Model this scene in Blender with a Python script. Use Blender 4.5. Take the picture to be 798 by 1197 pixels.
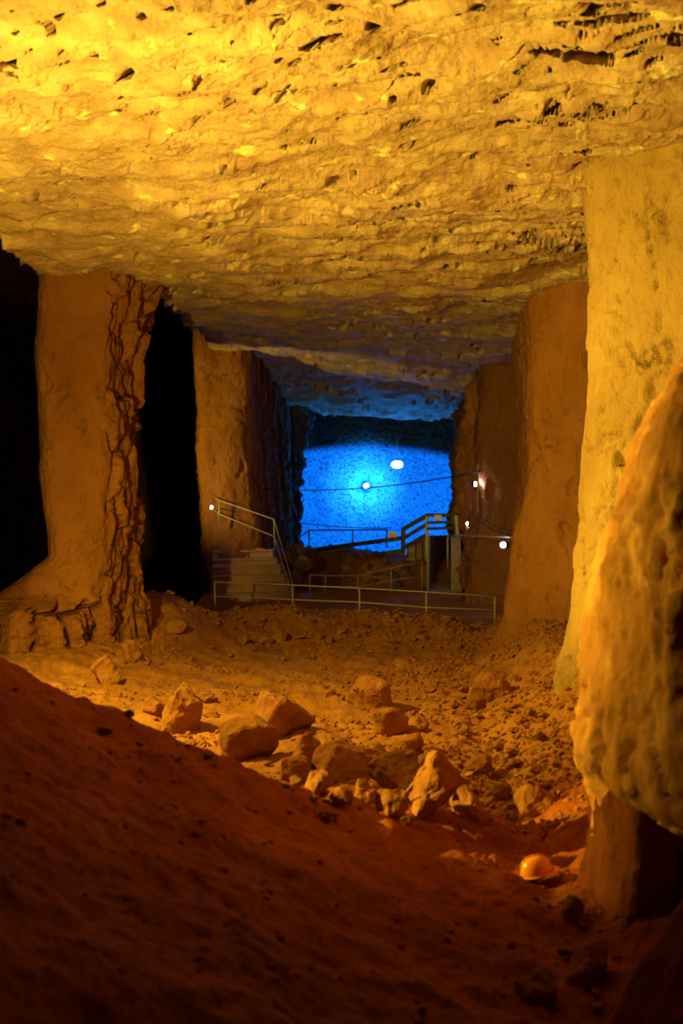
import bpy, bmesh, math, random
import numpy as np
from mathutils import Vector, Matrix

# ------------------------------------------------------------------ clear, camera, world, exposure
for o in list(bpy.data.objects):
    bpy.data.objects.remove(o)
S = bpy.context.scene
COL = S.collection
F = 1662.0                      # focal length in pixels of the 798 x 1197 frame
CAMZ = 3.1
cam_d = bpy.data.cameras.new('camera')
cam_d.sensor_fit = 'HORIZONTAL'
cam_d.sensor_width = 24.0
cam_d.lens = 24.0 * F / 798.0
cam_d.clip_end = 500
cam_d.dof.use_dof = True
cam_d.dof.focus_distance = 27.0
cam_d.dof.aperture_fstop = 1.5
cam = bpy.data.objects.new('camera', cam_d)
COL.objects.link(cam)
cam.location = (0, 0, CAMZ)
cam.rotation_euler = (math.pi / 2, 0, 0)
S.camera = cam

world = bpy.data.worlds.new('world')
S.world = world
world.use_nodes = True
world.node_tree.nodes['Background'].inputs['Color'].default_value = (0.02, 0.012, 0.02, 1)
world.node_tree.nodes['Background'].inputs['Strength'].default_value = 0.0
S.view_settings.view_transform = 'Standard'
S.view_settings.look = 'None'
S.view_settings.gamma = 1.0
S.view_settings.use_curve_mapping = False
S.view_settings.exposure = 0.0

def light(name, kind, loc, color, power, radius=0.1, target=None, angle=None, blend=0.3, parent=None):
    d = bpy.data.lights.new(name, kind)
    d.color = color
    d.energy = power
    d.shadow_soft_size = radius
    if kind == 'SPOT':
        d.spot_size = math.radians(angle)
        d.spot_blend = blend
    o = bpy.data.objects.new(name, d)
    COL.objects.link(o)
    o.location = loc
    if target is not None:
        v = Vector(target) - Vector(loc)
        o.rotation_euler = v.to_track_quat('-Z', 'Y').to_euler()
    if parent:
        o.parent = parent
    return o

LAMP = (-4.75, 12.1, 2.7)
AMBER = (1.0, 0.72, 0.045)
light('amber_floodlight', 'SPOT', LAMP, AMBER, 6600, 0.08, (1.0, 18.4, 4.4), 172, 0.95)
light('amber_side_floodlight', 'SPOT', (-6.15, 18.2, 5.7), AMBER, 5000, 0.05, (0.6, 22.6, 1.0), 122, 0.85)
light('amber_passage_light', 'SPOT', (-8.2, 44.5, 4.2), AMBER, 1500, 0.15, (-4.2, 49, 5.6), 75, 0.7)
BLUE = (0.003, 0.25, 1.0)
light('blue_floodlight', 'SPOT', (2.0, 73.5, 3.2), BLUE, 66000, 0.25, (1.7, 83.5, -8.7), 133, 0.03)

# ------------------------------------------------------------------ noise
rs = np.random.RandomState(7)
PERM = np.concatenate([rs.permutation(256)] * 3).astype(np.int64)
GRAD = rs.normal(size=(256, 3))
GRAD /= np.linalg.norm(GRAD, axis=1)[:, None]
RND = rs.rand(256, 3)

def noise(x, y, z=0.0):
    x, y, z = np.broadcast_arrays(np.asarray(x, float), np.asarray(y, float), np.asarray(z, float))
    xi, yi, zi = np.floor(x), np.floor(y), np.floor(z)
    fx, fy, fz = x - xi, y - yi, z - zi
    xi, yi, zi = xi.astype(np.int64), yi.astype(np.int64), zi.astype(np.int64)
    u, v, w = [t * t * t * (t * (t * 6 - 15) + 10) for t in (fx, fy, fz)]
    r = 0.0
    for a in (0, 1):
        wa = u if a else 1 - u
        pa = PERM[(xi + a) & 255]
        for b in (0, 1):
            wb = v if b else 1 - v
            pb = PERM[pa + ((yi + b) & 255)]
            for c in (0, 1):
                wc = w if c else 1 - w
                g = GRAD[PERM[pb + ((zi + c) & 255)]]
                r = r + wa * wb * wc * (g[..., 0] * (fx - a) + g[..., 1] * (fy - b) + g[..., 2] * (fz - c))
    return r * 1.6

def fbm(x, y, z=0.0, oct=4, gain=0.5):
    r, a, s = 0.0, 1.0, 1.0
    for i in range(oct):
        r = r + a * noise(x * s + 17.3 * i, y * s + 5.1 * i, z * s + 9.7 * i)
        a *= gain
        s *= 2.03
    return r

def worley(x, y, z):
    xi, yi, zi = np.floor(x).astype(np.int64), np.floor(y).astype(np.int64), np.floor(z).astype(np.int64)
    f1 = np.full(x.shape, 9.0); f2 = np.full(x.shape, 9.0); idc = np.zeros(x.shape)
    for a in (-1, 0, 1):
        for b in (-1, 0, 1):
            for c in (-1, 0, 1):
                h = PERM[PERM[PERM[(xi + a) & 255] + ((yi + b) & 255)] + ((zi + c) & 255)]
                p = RND[h]
                d = np.sqrt((xi + a + p[..., 0] - x) ** 2 + (yi + b + p[..., 1] - y) ** 2 + (zi + c + p[..., 2] - z) ** 2)
                n = d < f1
                f2 = np.where(n, f1, np.minimum(f2, d))
                idc = np.where(n, h / 255.0, idc)
                f1 = np.minimum(f1, d)
    return f1, f2, idc

def sm(t, a, b):
    t = np.clip((t - a) / (b - a), 0, 1)
    return t * t * (3 - 2 * t)

def terrace(v, n, sharp=0.12):
    q = v * n
    fl = np.floor(q)
    fr = q - fl
    return (fl + sm(fr, 0.5 - sharp, 0.5 + sharp)) / n

# ------------------------------------------------------------------ mesh helpers
def mesh_np(name, co, quads):
    me = bpy.data.meshes.new(name)
    n = len(quads)
    me.vertices.add(len(co))
    me.vertices.foreach_set('co', np.ascontiguousarray(co, np.float32).ravel())
    me.loops.add(n * 4)
    me.loops.foreach_set('vertex_index', np.ascontiguousarray(quads, np.int32).ravel())
    me.polygons.add(n)
    me.polygons.foreach_set('loop_start', np.arange(0, n * 4, 4, dtype=np.int32))
    me.polygons.foreach_set('use_smooth', np.ones(n, bool))
    me.update(calc_edges=True)
    me.validate()
    return me

def grid_quads(nr, nc, wrap=False, flip=False):
    r = np.arange(nr - 1)[:, None]
    c = np.arange(nc if wrap else nc - 1)[None, :]
    c2 = (c + 1) % nc
    q = np.stack(np.broadcast_arrays(r * nc + c, r * nc + c2, (r + 1) * nc + c2, (r + 1) * nc + c), -1).reshape(-1, 4)
    return q[:, ::-1] if flip else q

def link(name, me, mat=None, parent=None, smooth=None):
    o = bpy.data.objects.new(name, me)
    COL.objects.link(o)
    if mat is not None and not me.materials:
        me.materials.append(mat)
    if parent is not None:
        o.parent = parent
    if smooth is not None:
        me.polygons.foreach_set('use_smooth', np.full(len(me.polygons), smooth))
    return o

def tag(o, label, cat, group=None, kind=None):
    o['label'] = label
    o['category'] = cat
    if group: o['group'] = group
    if kind: o['kind'] = kind
    return o

def structure(o, label=None):
    o['kind'] = 'structure'
    if label: o['label'] = label
    return o

def thing(name, label, cat, loc=(0, 0, 0), group=None):
    o = bpy.data.objects.new(name, None)
    COL.objects.link(o)
    o.location = loc
    return tag(o, label, cat, group)

def P(px, py, Y):                       # a photo measurement at known distance -> world point
    return Vector(((px - 399.0) / F * Y, Y, CAMZ - (py - 598.5) / F * Y))

def box_bm(bm, x0, x1, y0, y1, z0, z1):
    r = bmesh.ops.create_cube(bm, size=1)
    bmesh.ops.scale(bm, vec=(x1 - x0, y1 - y0, z1 - z0), verts=r['verts'])
    bmesh.ops.translate(bm, vec=((x0 + x1) / 2, (y0 + y1) / 2, (z0 + z1) / 2), verts=r['verts'])
    return r['verts']

def finish(name, bm, mat, parent=None, loc=None, smooth=False):
    me = bpy.data.meshes.new(name)
    bmesh.ops.recalc_face_normals(bm, faces=bm.faces)
    bm.to_mesh(me)
    bm.free()
    o = link(name, me, mat, parent, smooth)
    if loc is not None: o.location = loc
    return o

def box(name, mat, parent, x0, x1, y0, y1, z0, z1, bevel=0.01):
    bm = bmesh.new()
    box_bm(bm, x0, x1, y0, y1, z0, z1)
    if bevel:
        bmesh.ops.bevel(bm, geom=bm.edges[:], offset=bevel, segments=1, affect='EDGES')
    return finish(name, bm, mat, parent)

def tube_bm(bm, pts, r, n=8):
    pts = [Vector(p) for p in pts]
    rings = []
    for i, p in enumerate(pts):
        d = (pts[min(i + 1, len(pts) - 1)] - pts[max(i - 1, 0)]).normalized()
        a = d.orthogonal().normalized() if abs(d.z) > 0.95 else d.cross(Vector((0, 0, 1))).normalized()
        b = d.cross(a)
        rings.append([bm.verts.new(p + a * (r * math.cos(2 * math.pi * k / n)) + b * (r * math.sin(2 * math.pi * k / n))) for k in range(n)])
    for i in range(len(rings) - 1):
        for k in range(n):
            bm.faces.new((rings[i][k], rings[i][(k + 1) % n], rings[i + 1][(k + 1) % n], rings[i + 1][k]))
    bm.faces.new(rings[0][::-1]); bm.faces.new(rings[-1])

def tube(name, mat, parent, pts, r, n=8):
    bm = bmesh.new()
    o0 = parent.matrix_basis.translation if parent else Vector((0, 0, 0))
    tube_bm(bm, [Vector(p) - o0 for p in pts], r, n)
    return finish(name, bm, mat, parent, smooth=True)

def beam(name, mat, parent, a, b, w, h):
    """square timber / steel section between two points"""
    o0 = parent.matrix_basis.translation if parent else Vector((0, 0, 0))
    a, b = Vector(a) - o0, Vector(b) - o0
    d = (b - a).normalized()
    s = Vector((1, 0, 0)) if abs(d.z) > 0.95 else d.cross(Vector((0, 0, 1))).normalized()
    t = s.cross(d).normalized()
    bm = bmesh.new()
    vs = []
    for p in (a, b):
        for (i, j) in ((-1, -1), (1, -1), (1, 1), (-1, 1)):
            vs.append(bm.verts.new(p + s * (i * w / 2) + t * (j * h / 2)))
    for f in ((0, 1, 2, 3), (7, 6, 5, 4), (0, 4, 5, 1), (1, 5, 6, 2), (2, 6, 7, 3), (3, 7, 4, 0)):
        bm.faces.new([vs[i] for i in f])
    bmesh.ops.bevel(bm, geom=bm.edges[:], offset=min(w, h) * 0.12, segments=1, affect='EDGES')
    return finish(name, bm, mat, parent)

# ------------------------------------------------------------------ materials
def rock_mat(name, cols, scale=1.0, bump=0.5, bdist=0.03, rough=0.9, aniso=(1, 1, 1), spots=None, spec=0.15):
    m = bpy.data.materials.new(name)
    m.use_nodes = True
    nt = m.node_tree; N = nt.nodes; L = nt.links
    b = N['Principled BSDF']
    b.inputs['Roughness'].default_value = rough
    b.inputs['Specular IOR Level'].default_value = spec
    tc = N.new('ShaderNodeTexCoord')
    mp = N.new('ShaderNodeMapping'); mp.inputs['Scale'].default_value = aniso
    L.new(tc.outputs['Object'], mp.inputs['Vector'])
    n1 = N.new('ShaderNodeTexNoise'); n1.inputs['Scale'].default_value = 0.9 * scale; n1.inputs['Detail'].default_value = 8; n1.inputs['Roughness'].default_value = 0.62
    L.new(mp.outputs[0], n1.inputs['Vector'])
    cr = N.new('ShaderNodeValToRGB')
    e = cr.color_ramp.elements
    e[0].position = 0.30; e[0].color = (*cols[0], 1)
    e[1].position = 0.72; e[1].color = (*cols[-1], 1)
    for i, c in enumerate(cols[1:-1]):
        k = e.new(0.30 + 0.42 * (i + 1) / (len(cols) - 1)); k.color = (*c, 1)
    L.new(n1.outputs['Fac'], cr.inputs['Fac'])
    col = cr.outputs['Color']
    if spots:
        n3 = N.new('ShaderNodeTexNoise'); n3.inputs['Scale'].default_value = spots[1]; n3.inputs['Detail'].default_value = 3
        L.new(mp.outputs[0], n3.inputs['Vector'])
        r3 = N.new('ShaderNodeValToRGB'); r3.color_ramp.elements[0].position = spots[2]; r3.color_ramp.elements[1].position = spots[2] + 0.06
        L.new(n3.outputs['Fac'], r3.inputs['Fac'])
        mx = N.new('ShaderNodeMix'); mx.data_type = 'RGBA'
        L.new(r3.outputs['Color'], mx.inputs['Factor']); L.new(col, mx.inputs['A']); mx.inputs['B'].default_value = (*spots[0], 1)
        col = mx.outputs['Result']
    L.new(col, b.inputs['Base Color'])
    n2 = N.new('ShaderNodeTexNoise'); n2.inputs['Scale'].default_value = 7 * scale; n2.inputs['Detail'].default_value = 9; n2.inputs['Roughness'].default_value = 0.65
    L.new(mp.outputs[0], n2.inputs['Vector'])
    bp = N.new('ShaderNodeBump'); bp.inputs['Strength'].default_value = bump; bp.inputs['Distance'].default_value = bdist
    L.new(n2.outputs['Fac'], bp.inputs['Height']); L.new(bp.outputs['Normal'], b.inputs['Normal'])
    return m

def plain_mat(name, col, rough=0.6, metal=0.0, var=0.15, scale=20, emit=None, spec=0.4, bump=0.1):
    m = bpy.data.materials.new(name)
    m.use_nodes = True
    nt = m.node_tree; N = nt.nodes; L = nt.links
    b = N['Principled BSDF']
    b.inputs['Roughness'].default_value = rough
    b.inputs['Metallic'].default_value = metal
    b.inputs['Specular IOR Level'].default_value = spec
    tc = N.new('ShaderNodeTexCoord')
    n = N.new('ShaderNodeTexNoise'); n.inputs['Scale'].default_value = scale; n.inputs['Detail'].default_value = 5
    L.new(tc.outputs['Object'], n.inputs['Vector'])
    cr = N.new('ShaderNodeValToRGB')
    cr.color_ramp.elements[0].position = 0.3; cr.color_ramp.elements[0].color = (*[c * (1 - var) for c in col], 1)
    cr.color_ramp.elements[1].position = 0.7; cr.color_ramp.elements[1].color = (*[min(1, c * (1 + var)) for c in col], 1)
    L.new(n.outputs['Fac'], cr.inputs['Fac']); L.new(cr.outputs['Color'], b.inputs['Base Color'])
    if bump:
        bp = N.new('ShaderNodeBump'); bp.inputs['Strength'].default_value = bump; bp.inputs['Distance'].default_value = 0.01
        L.new(n.outputs['Fac'], bp.inputs['Height']); L.new(bp.outputs['Normal'], b.inputs['Normal'])
    if emit:
        b.inputs['Emission Color'].default_value = (*emit[0], 1)
        b.inputs['Emission Strength'].default_value = emit[1]
    return m

M_CEIL = rock_mat('limestone_ceiling', [(0.367, 0.205, 0.200), (0.571, 0.374, 0.360), (0.755, 0.562, 0.520)], 1.3, 0.9, 0.07, 0.8, (1.0, 1.2, 1), spots=((0.90, 0.82, 0.68), 2.2, 0.64), spec=0.25)
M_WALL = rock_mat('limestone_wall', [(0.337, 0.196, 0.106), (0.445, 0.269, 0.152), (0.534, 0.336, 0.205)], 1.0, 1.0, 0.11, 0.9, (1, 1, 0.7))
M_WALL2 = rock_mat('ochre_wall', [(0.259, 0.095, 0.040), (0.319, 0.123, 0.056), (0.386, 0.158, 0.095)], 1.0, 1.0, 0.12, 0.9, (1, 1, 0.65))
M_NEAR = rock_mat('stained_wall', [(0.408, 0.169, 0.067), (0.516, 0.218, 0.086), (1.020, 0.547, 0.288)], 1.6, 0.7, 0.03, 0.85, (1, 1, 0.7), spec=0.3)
M_SOIL = rock_mat('shaded_mound_earth', [(0.190, 0.049, 0.014), (0.285, 0.074, 0.023), (0.399, 0.116, 0.036)], 1.1, 0.9, 0.05, 0.95, spec=0.1)  # reddish earth, with part of the mound's shade put into the colour
M_SLAB = rock_mat('shaded_slab_rock', [(0.125, 0.034, 0.016), (0.200, 0.055, 0.024), (0.300, 0.089, 0.038)], 1.8, 0.8, 0.03, 0.9, (1, 1, 0.5), spec=0.1)  # darker rock colour stands in for the mound's shadow on the slab
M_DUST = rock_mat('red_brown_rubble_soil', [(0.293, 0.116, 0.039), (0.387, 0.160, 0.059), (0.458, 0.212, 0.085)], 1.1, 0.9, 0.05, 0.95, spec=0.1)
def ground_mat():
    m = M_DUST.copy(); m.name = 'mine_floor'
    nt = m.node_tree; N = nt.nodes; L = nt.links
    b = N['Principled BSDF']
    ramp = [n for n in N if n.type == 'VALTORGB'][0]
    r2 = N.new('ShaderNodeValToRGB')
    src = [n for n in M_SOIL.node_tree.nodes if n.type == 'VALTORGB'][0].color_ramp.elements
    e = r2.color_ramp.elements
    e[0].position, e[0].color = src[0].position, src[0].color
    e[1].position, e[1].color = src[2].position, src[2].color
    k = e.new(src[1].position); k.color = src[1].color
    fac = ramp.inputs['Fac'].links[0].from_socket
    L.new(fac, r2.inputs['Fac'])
    a = N.new('ShaderNodeAttribute'); a.attribute_name = 'unshaded_floor'
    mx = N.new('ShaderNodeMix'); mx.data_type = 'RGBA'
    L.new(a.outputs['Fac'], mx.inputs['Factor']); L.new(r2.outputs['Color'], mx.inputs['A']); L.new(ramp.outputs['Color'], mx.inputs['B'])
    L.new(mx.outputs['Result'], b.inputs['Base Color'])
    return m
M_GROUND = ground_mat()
M_ROCK = rock_mat('boulder_stone', [(0.219, 0.082, 0.034), (0.307, 0.123, 0.052), (0.395, 0.174, 0.087)], 2.2, 0.6, 0.03, 0.85)
M_DARK = rock_mat('dark_boulder_stone', [(0.180, 0.066, 0.031), (0.255, 0.101, 0.047), (0.360, 0.141, 0.062)], 2.2, 0.6, 0.03, 0.85, spec=0.15)
M_GREY = rock_mat('grey_rock', [(0.100, 0.056, 0.055), (0.160, 0.092, 0.090), (0.220, 0.128, 0.130)], 0.7, 0.6, 0.05, 0.9)
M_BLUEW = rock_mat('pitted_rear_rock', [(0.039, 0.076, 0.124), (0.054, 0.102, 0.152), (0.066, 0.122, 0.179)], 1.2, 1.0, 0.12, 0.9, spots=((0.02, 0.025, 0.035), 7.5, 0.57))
M_STEP = rock_mat('worn_concrete', [(0.480, 0.272, 0.240), (0.580, 0.336, 0.300), (0.660, 0.400, 0.360)], 2, 0.3, 0.01, 0.9)
M_STEEL = plain_mat('galvanised_rail_steel', (0.46, 0.38, 0.40), 0.5, 0.15)
M_DKSTEEL = plain_mat('dark_painted_timber', (0.05, 0.05, 0.055), 0.6)
M_PANEL = plain_mat('grey_mesh_panel', (0.22, 0.22, 0.24), 0.6, 0.2, 0.3, 60)
M_CONC = plain_mat('pale_concrete', (0.34, 0.26, 0.2), 0.9, 0, 0.2, 6)
M_BLACK = plain_mat('black_rubber', (0.015, 0.015, 0.018), 0.5)
M_SIGN = plain_mat('white_sign_face', (0.8, 0.78, 0.74), 0.5, 0, 0.03)
M_SIGNO = plain_mat('orange_sign_face', (0.85, 0.5, 0.3), 0.5, 0, 0.03)
M_HAT = plain_mat('orange_plastic', (0.98, 0.34, 0.03), 0.30, 0, 0.05, 8, spec=0.5, bump=0.02)
M_HATIN = plain_mat('black_webbing', (0.03, 0.025, 0.02), 0.8)
M_BULB = plain_mat('white_lamp_glass', (0.9, 0.9, 0.95), 0.3, 0, 0.02, emit=((0.9, 0.85, 1.0), 30), bump=0)
M_BULBB = plain_mat('blue_lamp_glass', (0.8, 0.9, 0.95), 0.3, 0, 0.02, emit=((0.45, 0.85, 1.0), 60), bump=0)

# ------------------------------------------------------------------ ceiling
PITS = []      # larger spalled hollows: x, y, half length, half width, angle, depth
for (px_, py_, L_, W_, a_, d_) in ((145, 85, .30, .09, -1.1, .6), (125, 120, .10, .06, -1, .4), (440, 35, .12, .12, 0, .5), (610, 150, .42, .16, -0.75, .8), (690, 125, .30, .07, -0.9, .5),
                                  (480, 170, .22, .08, -0.9, .5), (600, 283, .75, .12, -0.6, .8), (640, 272, .6, .09, -0.5, .6), (395, 7, .22, .06, -1, .5), (500, 105, .12, .06, -1, .4), (560, 270, .5, .1, -.6, .6), (700, 10, .25, .07, -.9, .5)):
    Y_ = 4.7 * F / (598.5 - py_)
    PITS.append(((px_ - 399) / F * Y_, Y_, L_, W_, a_, d_))
def ceil_z(x, y, fine=True):
    z = 7.8 + 1.1 * sm(y, 28, 50) * np.clip((4.5 - x) / 9.0, 0, 1) * (1 - 0.75 * sm(y, 50, 69))
    z = z + 0.22 * fbm(x * 0.22, y * 0.22, 3.1, 3)
    # taller unlit side chambers left of the corridor
    xb = np.interp(y, [0, 20, 23.8, 28.6, 30.6, 32, 48, 50, 69], [-9, -7.5, -5.75, -6.1, -5.4, -4.05, -4.5, -3.7, -2.3]) + 0.10 * fbm(y * 1.3, 0.0, 2.0, 3)
    z = z + 4.0 * sm(xb - x, 0.0, 0.22)
    if fine:
        wx = x + 0.35 * noise(x * 0.8, y * 0.8, 1.0)
        wy = y + 0.35 * noise(x * 0.8, y * 0.8, 7.0)
        a = fbm(wx * 0.55 + 0.18 * wy, wy * 0.95, 11.0, 5, 0.55)
        z = z + 0.07 * terrace(a, 5, 0.35) + 0.07 * a
        b = fbm(wx * 1.3 + 0.5 * wy, wy * 3.0 - 0.6 * wx, 21.0, 4, 0.55)
        z = z + 0.035 * terrace(b, 4, 0.15)
        # flakes hanging in steps that face away to the right, and open joints along them
        p = 0.66 * wx + 0.75 * wy          # across the joints
        q = 0.75 * wx - 0.66 * wy          # along the joints
        reg = fbm(x * 0.45, y * 0.35, 41.0, 2)
        nn = p * 0.95 + 0.9 * fbm(p * 0.5, q * 0.28, 61.0, 4, 0.55)
        fr = nn - np.floor(nn)
        am = sm(noise(p * 0.8, q * 0.45, 71.0) + 0.35 * reg, 0.02, 0.40)
        z = z - 0.065 * am * (fr - sm(fr, 0.93, 0.99))
        n2 = p * 2.3 + 1.0 * fbm(p * 1.2, q * 0.6, 81.0, 4, 0.55)
        f2 = n2 - np.floor(n2)
        am2 = sm(noise(p * 1.9, q * 0.9, 91.0) + 0.45 * reg, 0.12, 0.42)
        z = z - 0.05 * am2 * (f2 - sm(f2, 0.90, 0.99))
        d = fbm(x * 4.0, y * 5.0, 51.0, 4, 0.6)
        z = z + 0.022 * d
    return z

def ceil_slits(x, y):
    """open bedding joints: the roof is pushed up and back behind a thin lip"""
    wx = x + 0.35 * noise(x * 0.8, y * 0.8, 1.0)
    wy = y + 0.35 * noise(x * 0.8, y * 0.8, 7.0)
    p = 0.62 * wx + 0.78 * wy
    q = 0.78 * wx - 0.62 * wy
    reg = fbm(x * 0.40, y * 0.30, 41.0, 2) + 0.08
    m = 1.0 * sm(fbm(p * 2.0, q * 0.50, 31.0, 3, 0.5), 0.82 - 0.22 * reg, 0.87 - 0.22 * reg)
    m = np.maximum(m, 1.3 * sm(y, 20, 26) * sm(fbm(p * 1.25, q * 0.34, 37.0, 3, 0.5), 0.66 - 0.22 * reg, 0.74 - 0.22 * reg))
    m = np.maximum(m, (1 - sm(y, 24, 30)) * 0.6 * sm(fbm(p * 3.6, q * 1.0, 33.0, 3, 0.5), 0.72 - 0.24 * reg, 0.78 - 0.24 * reg))
    m = np.maximum(m, (1 - sm(y, 15, 19)) * 0.35 * sm(fbm(p * 6.5, q * 2.2, 35.0, 2, 0.5), 0.62 - 0.26 * reg, 0.69 - 0.26 * reg))
    for (px, py, L, W, ang, dep) in PITS:
        dx, dy = x - px, y - py
        u = dx * math.cos(ang) + dy * math.sin(ang)
        v = -dx * math.sin(ang) + dy * math.cos(ang)
        r = np.sqrt((u / L) ** 2 + (v / W) ** 2) + 0.40 * noise(x * 3.2, y * 3.2, px)
        m = np.maximum(m, 1.4 * dep * (1 - sm(r, 0.86, 1.0)))
    return m

t_far = np.arange(636.0, 108.0, -1.45)
ys = np.concatenate([np.linspace(-3, 11.8, 24), 4.7 * F / t_far, [75.0]])
ys = np.unique(ys); ys = ys[ys <= 70.5]
sl = np.concatenate([np.linspace(-1.4, -0.31, 14)[:-1], np.linspace(-0.31, 0.31, 760), np.linspace(0.31, 1.2, 14)[1:]])
Yg = np.repeat(ys[:, None], len(sl), 1)
Xg = sl[None, :] * (np.maximum(Yg, 0) + 5.0 * np.exp(-np.maximum(Yg, 0) / 8.0))
edge = 0.9 * fbm(Xg[-1] * 0.8, 0.0 * Xg[-1], 4.0, 4)
Yg[-1] += edge; Yg[-2] += edge * 0.7; Yg[-3] += edge * 0.3
Zg = ceil_z(Xg, Yg)
ms = ceil_slits(Xg, Yg) * sm(70 - Yg, 1, 4)
Zg = Zg + 0.30 * ms
Yg = Yg + 0.58 * ms
Xg = Xg + 0.12 * ms
co = np.stack([Xg, Yg, Zg], -1).reshape(-1, 3)
# thick brow at the far end where the ceiling breaks off
me = mesh_np('ceiling', co, grid_quads(len(ys), len(sl), flip=True))
ceiling = structure(link('ceiling', me, M_CEIL), 'rough spalled limestone ceiling of the mine hall')

# ------------------------------------------------------------------ ground
def ground_z(x, y, fine=True):
    z = 0.0 * x
    # foreground spoil mound
    h = np.clip(0.60 - 0.38 * x + 0.05 * x * x, 0, 2.15)
    h = np.where(x > 1.9, np.maximum(0.06, h * 0.2), h)
    h = np.maximum(h, 0.0)
    yc = 12.3 + 0.40 * x + 0.3 * sm(-x, 1.6, 3.0)
    mound = h * (1 - sm(y, yc - 0.15, yc + 2.6)) 
    z = z + mound
    far = sm(y, 14, 17)
    # unseen bank added to keep the floodlight off the hall floor
    ax, ay, bx_, by_ = -3.5, 12.6, -4.7, 14.5
    tt = np.clip(((x - ax) * (bx_ - ax) + (y - ay) * (by_ - ay)) / ((bx_ - ax) ** 2 + (by_ - ay) ** 2), 0, 1)
    dd = np.sqrt((x - ax - tt * (bx_ - ax)) ** 2 + (y - ay - tt * (by_ - ay)) ** 2)
    z = np.maximum(z, 2.55 * (1 - sm(dd, 0.05, 0.62)))
    # rubble heap against the left pillar, slope along left side
    z = z + 0.95 * np.exp(-((x + 4.3) / 1.5) ** 2 - ((y - 33.2) / 2.6) ** 2)
    z = z + far * 0.16 * np.clip(-2.6 - x, 0, 3) * (1 - sm(y, 33, 36))
    # rubble ridge in front of the walkway
    ridge = np.exp(-((y - 35.6) / 1.9) ** 2) * sm(x, -4.0, -2.2) * (1 - sm(x, 2.4, 4.0))
    z = z + ridge * (0.52 + 0.22 * np.exp(-((x + 1.4) / 0.9) ** 2))
    # boulder pile across the hall and talus at the right pillars
    z = z + 0.22 * np.exp(-((x - 0.2) / 1.6) ** 2 - ((y - 17.0) / 1.4) ** 2)
    z = z + 0.55 * np.clip(x - np.interp(y, [9, 14, 20, 28, 33, 40], [1.5, 1.75, 2.0, 2.6, 3.1, 4.0]), 0, 1.4) * sm(y, 7, 9) * (1 - sm(y, 36, 39))
    # walkway, berm, drop into blue chamber
    z = z + 0.3 * sm(y, 43, 50)
    ledge = sm(y, 50.6 + 4.5 * ((x > -1.45) & (x < -0.05)), 54.0 + 2.0 * ((x > -1.45) & (x < -0.05)))
    z = z + 1.30 * ledge * (1 - 0.25 * sm(x, 0.2, 2.8))
    z = z - 4.0 * sm(-x, 4.7, 5.6) * sm(y, 36.5, 39)
    z = z - 6.0 * sm(y, 60, 64)
    walk = sm(y, 37.2, 38.4) * (1 - sm(y, 50, 51))
    if fine:
        rough = (1 - 0.9 * walk)
        near = 1 - sm(y, 10, 15)
        z = z + rough * (0.10 * fbm(x * 0.7, y * 0.7, 2.2, 3) + 0.045 * fbm(x * 2.7, y * 2.7, 8.0, 4, 0.6) * (1 - 0.35 * near))
        c = fbm(x * 2.2, y * 2.2, 5.5, 3)
        z = z + rough * 0.06 * terrace(c, 4, 0.15)
        rub = sm(noise(x * 0.3, y * 0.3, 12.0) + 0.9 * ridge + 0.8 * sm(x, 0.5, 3) * sm(y, 14, 17), 0.0, 0.5)
        f1, f2, idc = worley(x * 3.2, y * 3.2, 0 * x + 0.5)
        z = z + rough * rub * 0.10 * (idc - 0.3) * sm(f2 - f1, 0.02, 0.25) * (1 - near * 0.6)
    return z

t_near = np.concatenate([np.arange(760, 610, -6.0), np.arange(610, 300, -2.0), np.arange(300, 84, -1.2)])
ys = 3.1 * F / t_near * 1.0
ys = np.concatenate([np.linspace(1.2, ys[0] * 0.97, 12), ys, np.linspace(62.5, 74, 14)])
ys = np.unique(ys)
near_y = np.linspace(3.2, 13.5, 330)      # mound is close: keep it dense
ys = np.unique(np.concatenate([ys[ys < 3.2], near_y, ys[ys > 13.5]]))
sl = np.concatenate([np.linspace(-1.2, -0.31, 20)[:-1], np.linspace(-0.31, 0.29, 520), np.linspace(0.29, 0.8, 12)[1:]])
Yg = np.repeat(ys[:, None], len(sl), 1)
Xg = sl[None, :] * (Yg + 3.0 * np.exp(-Yg / 6.0))
Zg = ground_z(Xg, Yg)
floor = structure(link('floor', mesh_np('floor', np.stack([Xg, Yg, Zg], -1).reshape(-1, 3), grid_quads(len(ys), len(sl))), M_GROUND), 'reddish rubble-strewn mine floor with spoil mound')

# redder mound earth, darkened to put its shade into the colour, versus hall floor
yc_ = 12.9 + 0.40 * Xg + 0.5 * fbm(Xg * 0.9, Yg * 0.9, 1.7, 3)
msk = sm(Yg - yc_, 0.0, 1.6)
at = floor.data.attributes.new('unshaded_floor', 'FLOAT', 'POINT')
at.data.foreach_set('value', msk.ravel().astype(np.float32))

def gz(x, y):
    return float(ground_z(np.array([float(x)]), np.array([float(y)]))[0])

def ground_hit(px, py):
    """distance along +Y where a sight line to a photo measurement meets the ground"""
    Y = np.linspace(4, 62, 2400)
    X = (px - 399.0) / F * Y
    Z = CAMZ - (py - 598.5) / F * Y
    g = ground_z(X, Y)
    i = int(np.argmax(g >= Z)) if np.any(g >= Z) else len(Y) - 1
    return float(X[i]), float(Y[i]), float(g[i])

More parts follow.
